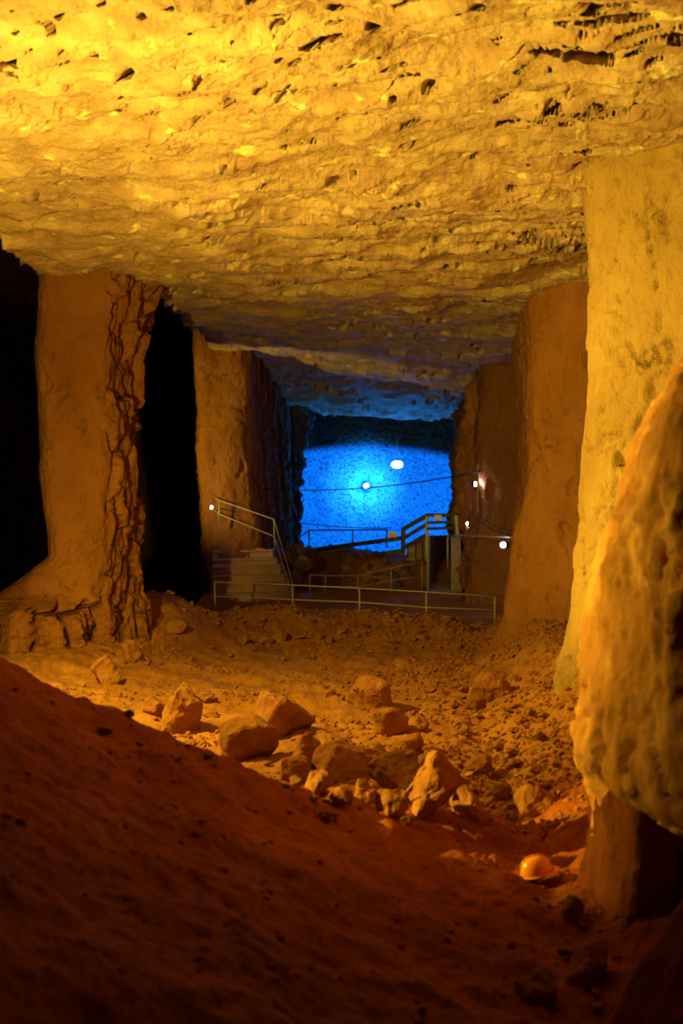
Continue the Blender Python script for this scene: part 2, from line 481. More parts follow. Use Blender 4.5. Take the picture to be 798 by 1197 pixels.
# ------------------------------------------------------------------ pillars
def loft(name, secs, seg, nz, amp, mat, label, cat='pillar', fiss=None, seed=0.0, round_it=2, parent=None, blk=1.1, groove=0.10):
    """secs: list of (z, [(x,y)...]) counter-clockwise; resampled, corner-cut, displaced"""
    zs = np.array([s[0] for s in secs], float)
    polys = np.array([s[1] for s in secs], float)
    zz = np.linspace(zs[0], zs[-1], nz)
    k = polys.shape[1]
    pz = np.empty((nz, k, 2))
    for i in range(k):
        for j in range(2):
            pz[:, i, j] = np.interp(zz, zs, polys[:, i, j])
    # smooth along z
    for _ in range(6):
        pz[1:-1] = (pz[:-2] + 2 * pz[1:-1] + pz[2:]) / 4
    for _ in range(round_it):
        nx = np.roll(pz, -1, 1)
        q = np.empty((nz, pz.shape[1] * 2, 2))
        ln = np.linalg.norm(nx - pz, axis=2)[..., None] + 1e-6
        f = np.minimum(0.25, (0.26 if _ == 0 else 0.10) / ln)
        q[:, 0::2] = (1 - f) * pz + f * nx
        q[:, 1::2] = f * pz + (1 - f) * nx
        pz = q
    # resample perimeter by mean edge length
    nx = np.roll(pz, -1, 1)
    L = np.linalg.norm(nx - pz, axis=2).mean(0)
    cnt = np.maximum(1, np.round(L / seg)).astype(int)
    cols = []
    for i, c in enumerate(cnt):
        for t in range(c):
            f = t / c
            cols.append(pz[:, i] * (1 - f) + nx[:, i] * f)
    pts = np.stack(cols, 1)
    n = pts.shape[1]
    tang = np.roll(pts, -1, 1) - np.roll(pts, 1, 1)
    for _ in range(8):
        tang = (np.roll(tang, 1, 1) + 2 * tang + np.roll(tang, -1, 1)) / 4
    tang /= np.linalg.norm(tang, axis=2)[..., None] + 1e-9
    nor = np.stack([tang[..., 1], -tang[..., 0]], -1)
    X, Y = pts[..., 0], pts[..., 1]
    Z = np.repeat(zz[:, None], n, 1)
    sx = seed * 3.7
    d = amp * 1.2 * fbm(X * 0.45 + sx, Y * 0.45, Z * 0.35, 3)
    wq = 0.3 * noise(X * 1.1 + sx, Y * 1.1, Z * 1.1)
    bl = fbm(X * blk + sx + wq, Y * blk, Z * blk * 0.5 + wq, 4, 0.55)
    d = d + amp * 0.9 * terrace(bl, 4, 0.12)
    fx = fbm(X * 3.1 + sx, Y * 3.1, Z * 1.9, 4, 0.6)
    d = d + amp * 0.34 * fx
    chip = fbm(X * 1.7 + sx + 3, Y * 1.7, Z * 1.3 + wq, 4, 0.6)
    d = d - amp * 0.9 * sm(chip, 0.42, 0.50) - amp * 0.6 * sm(chip, 0.70, 0.76)
    gr = 1 - np.abs(fbm(X * 0.9 + sx + 9 + wq, Y * 0.9, Z * 0.45, 3))
    gm = sm(noise(X * 0.5 + sx, Y * 0.5, Z * 0.6 + 4), 0.05, 0.35)
    d = d - groove * sm(gr, 0.975, 0.996) * gm
    if fiss is not None:
        d = d + fiss(X, Y, Z)
    X2, Y2 = X + nor[..., 0] * d, Y + nor[..., 1] * d
    co = np.stack([X2, Y2, Z + 0.15 * amp * noise(X * 3 + 5, Y * 3, Z * 3)], -1).reshape(-1, 3)
    me = mesh_np(name, co, grid_quads(nz, n, wrap=True))
    o = link(name, me, mat, parent)
    if label: tag(o, label, cat)
    return o

TOP = 9.6
# right side, nearest: stained lit wall beside the camera
def near_fiss(X, Y, Z):
    v = fbm(X * 1.6, Y * 1.6, Z * 1.1, 4, 0.6)
    f1, f2, cid = worley(X * 2.4 + 0.3 * v, Y * 2.4, Z * 1.6 + 0.3 * v)
    g1, g2, cid2 = worley(X * 5.5 + 0.3 * v, Y * 5.5, Z * 4 + 0.3 * v)
    dark_side = sm(X - 1.9, 0.1, 0.5) * (1 - sm(Y, 9.0, 9.6))
    return (0.05 * terrace(v, 4, 0.15) + 0.10 * (cid - 0.5) + 0.05 * (cid2 - 0.5) - 0.05 * (1 - sm(f2 - f1, 0, 0.08))) * (0.7 + 1.3 * dark_side)
loft('rock_pillar', [
    (-0.6, [(1.95, 11.2), (2.55, 8.9), (6, 7.6), (6, 12.4)]),
    (0.95, [(1.88, 11.2), (2.45, 8.8), (6, 7.6), (6, 12.4)]),
    (1.22, [(1.78, 11.3), (1.98, 8.6), (6, 7.5), (6, 12.5)]),
    (2.0, [(1.84, 11.3), (1.95, 8.5), (6, 7.5), (6, 12.5)]),
    (2.85, [(2.0, 11.4), (1.93, 8.5), (6, 7.5), (6, 12.5)]),
    (3.7, [(2.36, 11.4), (1.98, 8.5), (6, 7.5), (6, 12.5)]),
    (4.6, [(2.95, 11.4), (2.2, 8.5), (6, 7.5), (6, 12.5)]),
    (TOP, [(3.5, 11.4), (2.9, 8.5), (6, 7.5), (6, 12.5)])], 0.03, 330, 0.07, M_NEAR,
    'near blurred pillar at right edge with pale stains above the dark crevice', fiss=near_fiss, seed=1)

# right pillar 1: brightest face
def r1f(X, Y, Z):
    c = 1 - np.abs(noise(X * 1.6 + 0.2 * Z, Y * 1.6, Z * 0.28 + 3))
    return -0.30 * sm(c, 0.972, 0.993) * sm(noise(X * 1.1, Y * 1.1, Z * 0.6 + 2), 0.05, 0.2)
loft('rock_pillar', [
    (-0.6, [(1.95, 19.2), (4.6, 17.6), (9, 16.6), (9, 25), (3.9, 24.2)]),
    (0.4, [(2.78, 19.8), (4.9, 17.9), (9, 16.8), (9, 25), (4.1, 24.4)]),
    (1.6, [(3.14, 20), (5.1, 18.0), (9, 17), (9, 25), (4.3, 24.6)]),
    (2.9, [(3.32, 20), (5.3, 18.0), (9, 17), (9, 25), (4.4, 24.6)]),
    (4.4, [(3.43, 20), (5.4, 18.0), (9, 17), (9, 25), (4.5, 24.6)]),
    (6.2, [(3.52, 20), (5.5, 18.0), (9, 17), (9, 25), (4.5, 24.6)]),
    (7.2, [(3.49, 20), (5.5, 17.9), (9, 16.9), (9, 25), (4.5, 24.6)]),
    (7.9, [(3.32, 19.7), (5.3, 17.4), (9, 16.5), (9, 25.2), (4.3, 24.8)]),
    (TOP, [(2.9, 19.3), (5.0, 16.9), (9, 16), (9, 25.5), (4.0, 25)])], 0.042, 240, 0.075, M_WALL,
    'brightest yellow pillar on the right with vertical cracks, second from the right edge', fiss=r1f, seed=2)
# right pillar 2
loft('rock_pillar', [
    (-0.6, [(2.75, 29.4), (5, 28.6), (9, 28), (9, 38.5), (4.3, 38)]),
    (0.6, [(3.42, 30), (5, 29.2), (9, 28.6), (9, 38.5), (4.5, 38)]),
    (2.2, [(3.72, 30), (5, 29.2), (9, 28.6), (9, 38.5), (4.65, 38)]),
    (4.0, [(3.95, 30), (5, 29.2), (9, 28.6), (9, 38.5), (4.75, 38)]),
    (6.4, [(4.0, 30), (5, 29.2), (9, 28.6), (9, 38.5), (4.75, 38)]),
    (7.6, [(3.92, 30), (5, 29.1), (9, 28.5), (9, 38.5), (4.6, 38)]),
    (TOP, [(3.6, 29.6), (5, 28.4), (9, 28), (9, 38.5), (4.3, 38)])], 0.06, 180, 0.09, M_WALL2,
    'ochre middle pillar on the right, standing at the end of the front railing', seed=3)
# right pillar 3
def r3f(X, Y, Z):
    v = fbm(X * 1.0, Y * 1.0, Z * 0.7 + 3, 4, 0.6)
    return 0.28 * terrace(v, 4, 0.08) * sm(Y, 46.5, 50) - 0.42 * np.exp(-((Z - 3.3) / 0.9) ** 2) * (1 - sm(X, 4.7, 5.2)) * (1 - sm(Y, 47.5, 48.6)) + 0.10 * terrace(v, 6, 0.1) * (1 - sm(X, 4.8, 5.4))
loft('rock_pillar', [
    (-0.6, [(3.9, 46), (9, 45), (9, 69), (4.9, 69)]),
    (1.0, [(4.15, 46), (9, 45), (9, 69), (5.2, 69)]),
    (3.5, [(4.25, 46), (9, 45), (9, 69), (5.35, 69)]),
    (5.5, [(4.4, 46), (9, 45), (9, 69), (5.45, 69)]),
    (7.2, [(4.5, 46), (9, 45), (9, 69), (5.65, 69)]),
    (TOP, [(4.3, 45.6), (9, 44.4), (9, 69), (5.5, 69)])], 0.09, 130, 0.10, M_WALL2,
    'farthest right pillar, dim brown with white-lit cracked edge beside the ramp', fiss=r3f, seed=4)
# left pillar hidden just outside the frame
loft('rock_pillar', [(-0.6, [(-12, 20.4), (-6.3, 20.4), (-6.2, 23.8), (-12, 24)]), (TOP + 3, [(-12, 20.4), (-6.3, 20.4), (-6.15, 23.8), (-12, 24)])],
     0.3, 40, 0.08, M_WALL2, 'pillar closing the left edge of the hall in front of the dark opening', seed=5)
# left pillar 1 with ragged flank and split plinth
def l1f(X, Y, Z):
    flank = sm(X, -4.85, -4.6) * (1 - sm(Y, 31.6, 33))
    wob = 0.25 * noise(X * 0.8, Y * 0.8, Z * 0.9) + 0.12 * noise(X * 3, Y * 3, Z * 2.5)
    f1, f2, sid = worley(X * 2.6 + wob, Y * 2.6 + wob, Z * 0.75 + wob)
    g1, g2, sid2 = worley(X * 6 + 2 * wob, Y * 6, Z * 1.6 + 2 * wob)
    h1, h2, pid = worley(X * 1.5 + wob, Y * 1.5, Z * 0.35 + 0.5)
    plinth = (1 - sm(Z, 1.15, 1.45))
    p = fbm(X * 1.3 + 0.35 * noise(X, Y, Z * 2), Y * 1.3, Z * 0.25 + 7, 3, 0.5)
    shard = 0.30 * (sid - 0.5) + 0.12 * (sid2 - 0.5) - 0.16 * (1 - sm(f2 - f1, 0.0, 0.12)) + 0.06 * fbm(X * 4, Y * 4, Z * 2, 3)
    block = 0.65 * (pid - 0.5) - 0.45 * (1 - sm(h2 - h1, 0.0, 0.18)) + 0.5 * shard + 0.15 * p
    return shard * flank * (1 - plinth) + plinth * block
loft('rock_pillar', [
    (-0.4, [(-9.6, 25.6), (-6.8, 26.3), (-4.9, 27.6), (-4.0, 30.6), (-5.8, 36), (-9, 36)]),
    (1.05, [(-9.4, 26.2), (-6.6, 26.9), (-4.9, 27.9), (-4.15, 30.6), (-5.8, 36), (-9, 36)]),
    (1.42, [(-6.9, 28.0), (-6.0, 28.1), (-4.75, 28.4), (-4.25, 30.6), (-5.8, 36), (-6.6, 36)]),
    (2.2, [(-5.95, 28.7), (-5.4, 28.6), (-4.65, 28.7), (-4.30, 30.6), (-5.8, 36), (-6.4, 36)]),
    (4.0, [(-6.1, 28.7), (-5.5, 28.6), (-4.62, 28.7), (-4.42, 30.6), (-5.8, 36), (-6.6, 36)]),
    (6.3, [(-6.22, 28.7), (-5.5, 28.6), (-4.58, 28.7), (-4.38, 30.6), (-5.8, 36), (-6.6, 36)]),
    (7.2, [(-6.15, 28.7), (-5.5, 28.6), (-4.45, 28.7), (-4.10, 30.6), (-5.7, 36), (-6.6, 36)]),
    (7.9, [(-6.15, 28.6), (-5.5, 28.4), (-4.3, 28.5), (-3.85, 30.6), (-5.6, 36), (-6.6, 36)]),
    (12, [(-6.15, 28.6), (-5.5, 28.4), (-4.3, 28.5), (-3.85, 30.6), (-5.6, 36), (-6.6, 36)])], 0.042, 330, 0.05, M_WALL2,
    'left pillar with smooth orange face, ragged flank and split rock plinth', fiss=l1f, seed=6, blk=0.8)
# left pillar 2 behind the stairs
def l2f(X, Y, Z):
    v = fbm(X * 0.9, Y * 0.9, Z * 0.3, 4, 0.6)
    return 0.14 * terrace(v, 4, 0.1) * sm(Y, 49.5, 51) + 0.07 * np.sin(X * 4.5)
loft('rock_pillar', [
    (0.0, [(-4.75, 49), (-2.75, 49.2), (-2.2, 66), (-6, 66)]),
    (2.5, [(-4.75, 49), (-2.85, 49.2), (-2.3, 66), (-6, 66)]),
    (5.0, [(-4.95, 49), (-3.05, 49.2), (-2.4, 66), (-6, 66)]),
    (12, [(-5.1, 49), (-3.2, 49.2), (-2.5, 66), (-6, 66)])], 0.07, 170, 0.07, M_WALL2,
    'yellow-lit pillar with fluted face standing behind the stairs on the left', fiss=l2f, seed=7)
# left pillar 3, blue rimmed
def l3f(X, Y, Z):
    v = fbm(X * 0.7 + 4, Y * 0.7, Z * 0.55, 4, 0.6)
    return 0.45 * terrace(v, 4, 0.08) - 0.35 * (1 - sm(Z, 6.0, 6.4)) * 0
loft('rock_pillar', [
    (-1, [(-2.15, 66), (-1.85, 69), (-20, 69), (-20, 66)]),
    (2.4, [(-2.3, 66), (-2.2, 69), (-20, 69), (-20, 66)]),
    (4.5, [(-2.1, 66), (-2.0, 69), (-20, 69), (-20, 66)]),
    (5.6, [(-2.2, 66), (-1.75, 69), (-20, 69), (-20, 66)]),
    (6.2, [(-2.1, 66), (-1.55, 69), (-20, 69), (-20, 66)]),
    (14, [(-1.9, 66), (-1.45, 69), (-20, 69), (-20, 66)])], 0.1, 120, 0.10, M_GREY,
    'jagged dark rock pillar with blue rim at left of the blue opening', fiss=l3f, seed=8)

# ------------------------------------------------------------------ blue rear chamber
xs = np.linspace(-7, 13, 400); zs = np.linspace(-6, 14, 400)
Xg, Zg = np.meshgrid(xs, zs)
Yg = 87 + 0.020 * (Xg - 1.5) ** 2 * -1 + 0.25 * fbm(Xg * 0.25, Zg * 0.25, 2, 3) + 0.06 * fbm(Xg * 2.2, Zg * 2.2, 6, 4, 0.65)
pit = fbm(Xg * 5.0, Zg * 5.0, 14, 3, 0.6)
Yg = Yg + 0.12 * sm(pit, 0.25, 0.5)
structure(link('wall_rear', mesh_np('wall_rear', np.stack([Xg, Yg, Zg], -1).reshape(-1, 3), grid_quads(400, 400)), M_BLUEW), 'pitted rock wall glowing blue at the end of the hall')

xs = np.linspace(-18, 18, 90); ys = np.linspace(69.5, 90, 60)
Xg, Yg = np.meshgrid(xs, ys)
Zg = 12.5 + 0.5 * fbm(Xg * 0.3, Yg * 0.3, 5.0, 4)
structure(link('ceiling', mesh_np('ceiling_rear', np.stack([Xg, Yg, Zg], -1).reshape(-1, 3), grid_quads(60, 90, flip=True)), M_GREY), 'high rock ceiling of the blue rear chamber')

# ------------------------------------------------------------------ boulders
def rock_mesh(name, seed, dims, cuts=3, pts=16, rough=0.05, mat=M_ROCK):
    r = random.Random(seed)
    bm = bmesh.new()
    for i in range(pts):
        v = Vector((r.gauss(0, 1), r.gauss(0, 1), r.gauss(0, 1)))
        # push samples towards a box so blocks come out angular
        m = max(abs(v.x), abs(v.y), abs(v.z))
        b = v / m
        s = v.normalized() * 1.15
        p = b.lerp(s, 0.45 + 0.3 * r.random())
        bm.verts.new((p.x * dims[0] / 2, p.y * dims[1] / 2, p.z * dims[2] / 2))
    h = bmesh.ops.convex_hull(bm, input=bm.verts)
    bmesh.ops.delete(bm, geom=[v for v in bm.verts if not v.link_faces], context='VERTS')
    mn = min(dims)
    if cuts:
        bmesh.ops.bevel(bm, geom=bm.edges[:], offset=mn * 0.035, segments=1, affect='EDGES')
        bmesh.ops.triangulate(bm, faces=bm.faces)
        lim = mn * 0.28
        for _ in range(cuts):
            es = [e for e in bm.edges if e.calc_length() > lim]
            if not es: break
            bmesh.ops.subdivide_edges(bm, edges=es, cuts=1, use_grid_fill=False)
            bmesh.ops.triangulate(bm, faces=bm.faces)
            lim *= 0.6
        co = np.array([v.co for v in bm.verts])
        k = 2.2 / mn
        n = fbm(co[:, 0] * k + seed, co[:, 1] * k, co[:, 2] * k, 3, 0.55)
        t = terrace(n, 3, 0.15)
        bm.normal_update()
        for v, d, q in zip(bm.verts, n, t):
            v.co += v.normal * float(0.55 * d + 0.6 * q) * rough * mn
    me = bpy.data.meshes.new(name)
    bmesh.ops.recalc_face_normals(bm, faces=bm.faces)
    bm.to_mesh(me); bm.free()
    me.materials.append(mat)
    return me

BOULDERS = [  # px, base py, w px, h px, depth factor, rotation z, tilt, material, seed, label
    (212, 858, 44, 50, 0.9, 0.3, 0.12, M_ROCK, 3, 'tall pointed boulder throwing a black shadow, above the mound edge on the left'),
    (290, 890, 66, 44, 0.8, 0.2, -0.1, M_DARK, 11, 'dark glossy rounded boulder with an undercut, at the mound edge'),
    (322, 868, 78, 42, 1.1, -0.4, 0.35, M_ROCK, 21, 'broad tilted slab just behind the dark glossy boulder'),
    (356, 895, 40, 30, 1.0, 0.5, 0.1, M_ROCK, 31, 'squat boulder right of the dark glossy boulder'),
    (436, 832, 56, 36, 0.9, 0.1, 0.1, M_ROCK, 41, 'pale block in mid floor with a sharp black shadow on its right'),
    (454, 862, 44, 28, 0.9, 0.7, 0.0, M_ROCK, 51, 'low boulder just in front of the pale block in mid floor'),
    (408, 916, 80, 32, 1.0, 0.15, 0.12, M_ROCK, 61, 'long flat boulder in the middle of the front pile'),
    (466, 936, 66, 46, 0.9, -0.3, -0.25, M_DARK, 71, 'brown tilted boulder leaning against the biggest boulder'),
    (516, 966, 62, 72, 0.9, 0.35, 0.15, M_ROCK, 81, 'biggest upright boulder at the front of the rock pile'),
    (546, 960, 38, 42, 1.0, 0.1, -0.2, M_ROCK, 91, 'boulder against the right side of the biggest boulder'),
    (462, 956, 42, 26, 1.0, 0.6, 0.1, M_ROCK, 101, 'pale flat stone in front of the brown tilted boulder'),
    (374, 930, 32, 24, 1.0, 0.2, 0.1, M_ROCK, 111, 'small pale block at the left end of the front pile'),
    (632, 952, 50, 36, 0.9, 0.35, 0.05, M_ROCK, 121, 'square block alone near the right pillar, above the orange helmet'),
    (121, 802, 34, 30, 1.0, 0.1, 0.1, M_ROCK, 131, 'leftmost boulder, by the foot of the left pillar'),
    (181, 836, 28, 22, 1.0, 0.5, 0.1, M_ROCK, 141, 'small boulder left of the tall pointed boulder'),
    (324, 751, 20, 16, 1.0, 0.3, 0.0, M_ROCK, 151, 'small pale cube-like stone below the stairs'),
    (572, 826, 44, 34, 1.0, 0.4, 0.1, M_ROCK, 161, 'boulder at the talus foot of the ochre right pillar'),
    (240, 822, 22, 16, 1.0, 0.4, 0.1, M_ROCK, 171, 'small stone behind the tall pointed boulder'),
    (505, 905, 40, 24, 1.0, 0.8, 0.0, M_ROCK, 181, 'low stone just behind the biggest boulder'),
    (430, 938, 34, 20, 1.0, 0.1, 0.2, M_DARK, 191, 'flat dark stone tucked under the brown tilted boulder'),
    (395, 893, 40, 24, 1.0, 0.4, 0.0, M_ROCK, 201, 'rounded stone behind the long flat boulder'),
    (585, 938, 26, 18, 1.0, 0.4, 0.0, M_ROCK, 211, 'small stone between the biggest boulder and the square block'),
    (152, 775, 30, 22, 1.0, 0.4, 0.2, M_ROCK, 221, 'boulder on the rubble heap right of the left pillar plinth'),
    (205, 742, 26, 16, 1.0, 0.4, 0.2, M_ROCK, 231, 'stone on top of the left rubble heap, before the black opening'),
    (345, 916, 44, 26, 1.0, 0.3, 0.1, M_ROCK, 311, 'wedge-shaped stone between the dark glossy boulder and the long flat boulder'),
    (445, 905, 50, 30, 0.9, 0.9, 0.15, M_ROCK, 321, 'blocky stone behind the brown tilted boulder'),
    (490, 950, 36, 30, 1.0, 0.4, 0.2, M_DARK, 331, 'dark wedge between the brown tilted boulder and the biggest boulder'),
    (478, 882, 34, 22, 1.0, 0.2, 0.1, M_ROCK, 341, 'low stone halfway between the pale block and the biggest boulder'),
    (560, 905, 30, 20, 1.0, 0.5, 0.1, M_ROCK, 351, 'stone in the talus up and right of the biggest boulder'),
    (398, 946, 30, 20, 1.0, 0.5, 0.1, M_ROCK, 361, 'small stone at the shadow edge below the long flat boulder'),
    (690, 1150, 60, 40, 1.0, 0.4, 0.1, M_DARK, 241, 'dark blurred rock at the foot of the leaning slab'),
    (628, 1172, 44, 26, 1.0, 0.2, 0.1, M_DARK, 251, 'dark blurred stone at the bottom edge, left of the near pillar'),
    (672, 1080, 26, 26, 1.0, 0.2, 0.1, M_DARK, 261, 'small dark stone left of the leaning slab, below the helmet'),
]
for (px, py, w, h, df, rz, tilt, mat, seed, label) in BOULDERS:
    X, Y, Z = ground_hit(px, py)
    s = Y / F
    W, H = w * s, h * s
    me = rock_mesh('boulder', seed, (W * 1.05, W * df, H * 1.45), 3, 15, 0.06, mat)
    o = link('boulder', me)
    o.rotation_euler = (tilt * 0.5, tilt, rz)
    o.location = (X, Y + W * df * 0.35, Z + H * 0.42)
    tag(o, label, 'boulder')

# leaning slab and dark block below the near right pillar
bm = bmesh.new()
out = [(11.1, 0.92), (10.2, 1.05), (9.35, 1.16), (9.25, 0.75), (9.35, 0.3), (9.2, -0.2), (9.9, -0.35), (10.6, -0.1), (11.1, 0.05), (11.0, 0.4), (10.9, 0.7)]
def slab_x(y, z): return 1.93 + 0.10 * (1.3 - z) * -0.6 + 0.02 * (10 - y)
fr = [bm.verts.new((slab_x(y, z), y, z)) for y, z in out]
bk = [bm.verts.new((slab_x(y, z) + 0.30, y + 0.05, z)) for y, z in out]
bm.faces.new(fr); bm.faces.new(bk[::-1])
for i in range(len(out)):
    j = (i + 1) % len(out)
    bm.faces.new((fr[i], bk[i], bk[j], fr[j]))
bmesh.ops.recalc_face_normals(bm, faces=bm.faces)
bmesh.ops.bevel(bm, geom=bm.edges[:], offset=0.03, segments=1, affect='EDGES')
bmesh.ops.triangulate(bm, faces=bm.faces)
for lim in (0.35, 0.18, 0.09, 0.06):
    es = [e for e in bm.edges if e.calc_length() > lim]
    bmesh.ops.subdivide_edges(bm, edges=es, cuts=1)
    bmesh.ops.triangulate(bm, faces=bm.faces)
co_ = np.array([v.co for v in bm.verts])
d_ = 0.06 * terrace(fbm(co_[:, 0] * 1.5, co_[:, 1] * 2.6, co_[:, 2] * 0.8, 4), 4, 0.12) + 0.02 * fbm(co_[:, 0] * 6, co_[:, 1] * 6, co_[:, 2] * 4, 3)
bm.normal_update()
for v, q in zip(bm.verts, d_): v.co += v.normal * float(q)
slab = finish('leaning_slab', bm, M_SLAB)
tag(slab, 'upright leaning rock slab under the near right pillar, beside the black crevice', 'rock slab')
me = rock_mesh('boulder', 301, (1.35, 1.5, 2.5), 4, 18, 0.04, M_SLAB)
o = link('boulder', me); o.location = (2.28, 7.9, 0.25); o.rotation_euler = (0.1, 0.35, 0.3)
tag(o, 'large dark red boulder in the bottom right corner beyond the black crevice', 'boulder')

# ------------------------------------------------------------------ loose stones
rnd = random.Random(5)
stone_me = [rock_mesh('loose_stone', 400 + i, (1, rnd.uniform(0.7, 1.1), rnd.uniform(0.5, 0.8)), 1, 13, 0.05) for i in range(9)]
ZONES = [
    ('loose stone scattered over the open middle floor', 'stones on the middle floor', 90, lambda: (rnd.uniform(110, 590), rnd.uniform(745, 900)), (6, 20)),
    ('loose stone on the rubble ridge in front of the railing', 'stones on the ridge by the railing', 70, lambda: (rnd.uniform(190, 570), rnd.uniform(712, 748)), (6, 17)),
    ('loose stone in the talus below the bright right pillar', 'stones in the right talus', 70, lambda: (rnd.uniform(520, 650), rnd.uniform(790, 925)), (7, 20)),
    ('loose stone among the boulders of the front pile', 'stones in the front pile', 40, lambda: (rnd.uniform(330, 600), rnd.uniform(880, 965)), (9, 26)),
    ('small dark stone along the foot of the near right pillar and leaning slab', 'stones at the near pillar foot', 22, lambda: (rnd.uniform(640, 700), rnd.uniform(965, 1190)), (8, 24)),
]
for label, group, n, fn, (a, b) in ZONES:
    for i in range(n):
        px, py = fn()
        X, Y, Z = ground_hit(px, py)
        if Y > 37: continue
        s = (a + (b - a) * rnd.random() ** 2.2) * Y / F
        o = link('loose_stone', stone_me[rnd.randrange(len(stone_me))])
        o.location = (X, Y, Z + s * 0.16)
        o.scale = (s, s * rnd.uniform(0.7, 1.1), s * rnd.uniform(0.7, 1.1))
        o.rotation_euler = (rnd.uniform(-.4, .4), rnd.uniform(-.4, .4), rnd.uniform(0, 6.28))
        tag(o, label, 'stone', group)

def gravel(name, pts, sizes, mat, seed):
    rs2 = np.random.RandomState(seed)
    base = np.array([[1, 0, -.3], [-.6, .8, -.3], [-.5, -.8, -.3], [.3, .5, .5], [-.6, 0, .45], [.3, -.6, .4]])
    tri = np.array([[0, 1, 3], [1, 4, 3], [1, 2, 4], [2, 5, 4], [2, 0, 5], [0, 3, 5], [3, 4, 5], [0, 2, 1]])
    n = len(pts)
    a = rs2.rand(n) * 6.28
    v = base[None] * (1 + 0.5 * (rs2.rand(n, 6, 3) - 0.5)) * sizes[:, None, None]
    c, s = np.cos(a)[:, None], np.sin(a)[:, None]
    x = v[..., 0] * c - v[..., 1] * s; y = v[..., 0] * s + v[..., 1] * c
    co = np.stack([x, y, v[..., 2]], -1) + pts[:, None, :]
    f = (tri[None] + (np.arange(n) * 6)[:, None, None]).reshape(-1, 3)
    me = bpy.data.meshes.new(name)
    me.vertices.add(n * 6); me.vertices.foreach_set('co', co.astype(np.float32).ravel())
    me.loops.add(len(f) * 3); me.loops.foreach_set('vertex_index', f.astype(np.int32).ravel())
    me.polygons.add(len(f)); me.polygons.foreach_set('loop_start', np.arange(0, len(f) * 3, 3, dtype=np.int32))
    me.update(calc_edges=True)
    return link(name, me, mat, None, False)

g = np.random.RandomState(3)
n = 26000
Yr = 13 + 24 * g.rand(n) ** 1.3
Xr = (g.rand(n) * 0.40 - 0.22) * Yr
dens = noise(Xr * 0.5, Yr * 0.5, 3.3) + 0.5 * sm(Xr, 0.5, 2.5) + 0.5 * np.exp(-((Yr - 35.5) / 2) ** 2)
k = g.rand(n) < sm(dens, -0.25, 0.6)
Xr, Yr = Xr[k], Yr[k]
sz = (0.018 + 0.05 * g.rand(len(Xr)) ** 3) * (Yr / 20) ** 0.7
Zr = ground_z(Xr, Yr) + sz * 0.15
tag(gravel('gravel', np.stack([Xr, Yr, Zr], -1), sz, M_ROCK, 1), 'fine broken gravel and chips strewn over the floor', 'gravel', kind='stuff')
n = 1100
Yr = 4 + 9 * g.rand(n); Xr = (g.rand(n) * 0.5 - 0.26) * (Yr + 0.5)
Xr = np.where(g.rand(n) < 0.25, 1.0 + 0.9 * g.rand(n), Xr)
k = Xr < 2.0; Xr, Yr = Xr[k], Yr[k]
sz = 0.008 + 0.035 * g.rand(len(Xr)) ** 4
tag(gravel('clod_gravel', np.stack([Xr, Yr, ground_z(Xr, Yr) + sz * 0.1], -1), sz, M_SOIL, 2), 'small clods and chips on the dark foreground mound', 'gravel', kind='stuff')

# rocks piled beside the stairs and on the berm
for i in range(26):
    x = rnd.uniform(-2.05, -1.2) if i < 14 else rnd.uniform(0.1, 2.6)
    y = rnd.uniform(49.2, 52.5) if i < 14 else rnd.uniform(51.2, 53.5)
    z = gz(x, y) + (rnd.uniform(0, 1.2) if i < 14 else 0.05)
    s = rnd.uniform(0.35, 0.7)
    o = link('loose_stone', rock_mesh('loose_stone', 600 + i, (1, .9, .8), 1, 13, 0.06, M_GREY))
    o.location = (x, y, z); o.scale = (s, s, s); o.rotation_euler = (rnd.random(), rnd.random(), rnd.random() * 6)
    if i < 14: tag(o, 'dark rock in the pile holding up the right side of the stairs', 'rock', 'rocks beside the stairs')
    else: tag(o, 'dark rock on the berm behind the sloping railing', 'rock', 'rocks on the berm')

# ------------------------------------------------------------------ helmet
hx, hy, hz = ground_hit(627, 1029)
hat = thing('hard_hat', 'orange plastic safety helmet lying on the dark floor', 'helmet', (hx, hy, gz(hx, hy) + 0.045))
def dome(rx, ry, h, z0, n=32, m=10, inner=False):
    bm = bmesh.new()
    rings = []
    for j in range(m + 1):
        a = math.pi / 2 * j / m
        rings.append([bm.verts.new((rx * math.cos(a) ** 0.8 * math.cos(t), ry * math.cos(a) ** 0.8 * math.sin(t), z0 + h * math.sin(a))) for t in [2 * math.pi * k / n for k in range(n)]] if j < m else [bm.verts.new((0, 0, z0 + h))])
    for j in range(m):
        for k in range(n):
            if j < m - 1: bm.faces.new((rings[j][k], rings[j][(k + 1) % n], rings[j + 1][(k + 1) % n], rings[j + 1][k]))
            else: bm.faces.new((rings[j][k], rings[j][(k + 1) % n], rings[j + 1][0]))
    return bm
shell = finish('shell', dome(0.128, 0.108, 0.135, 0.02), M_HAT, hat, smooth=True)
bm = bmesh.new(); n = 40
ro, ri, rl = [], [], []
for k in range(n):
    t = 2 * math.pi * k / n
    peak = max(0, math.cos(t)) ** 2 * 0.05
    e = 0.016 + peak
    c, s = math.cos(t), math.sin(t)
    ri.append(bm.verts.new((0.125 * c, 0.105 * s, 0.024)))
    ro.append(bm.verts.new(((0.128 + e) * c, (0.108 + e) * s, 0.014 - peak * 0.2)))
    rl.append(bm.verts.new(((0.124 + e) * c, (0.104 + e) * s, 0.007 - peak * 0.2)))
for k in range(n):
    j = (k + 1) % n
    bm.faces.new((ri[k], ro[k], ro[j], ri[j])); bm.faces.new((ro[k], rl[k], rl[j], ro[j]))
    bm.faces.new((rl[k], ri[k], ri[j], rl[j]))
finish('brim', bm, M_HAT, hat, smooth=True)
bm = bmesh.new()
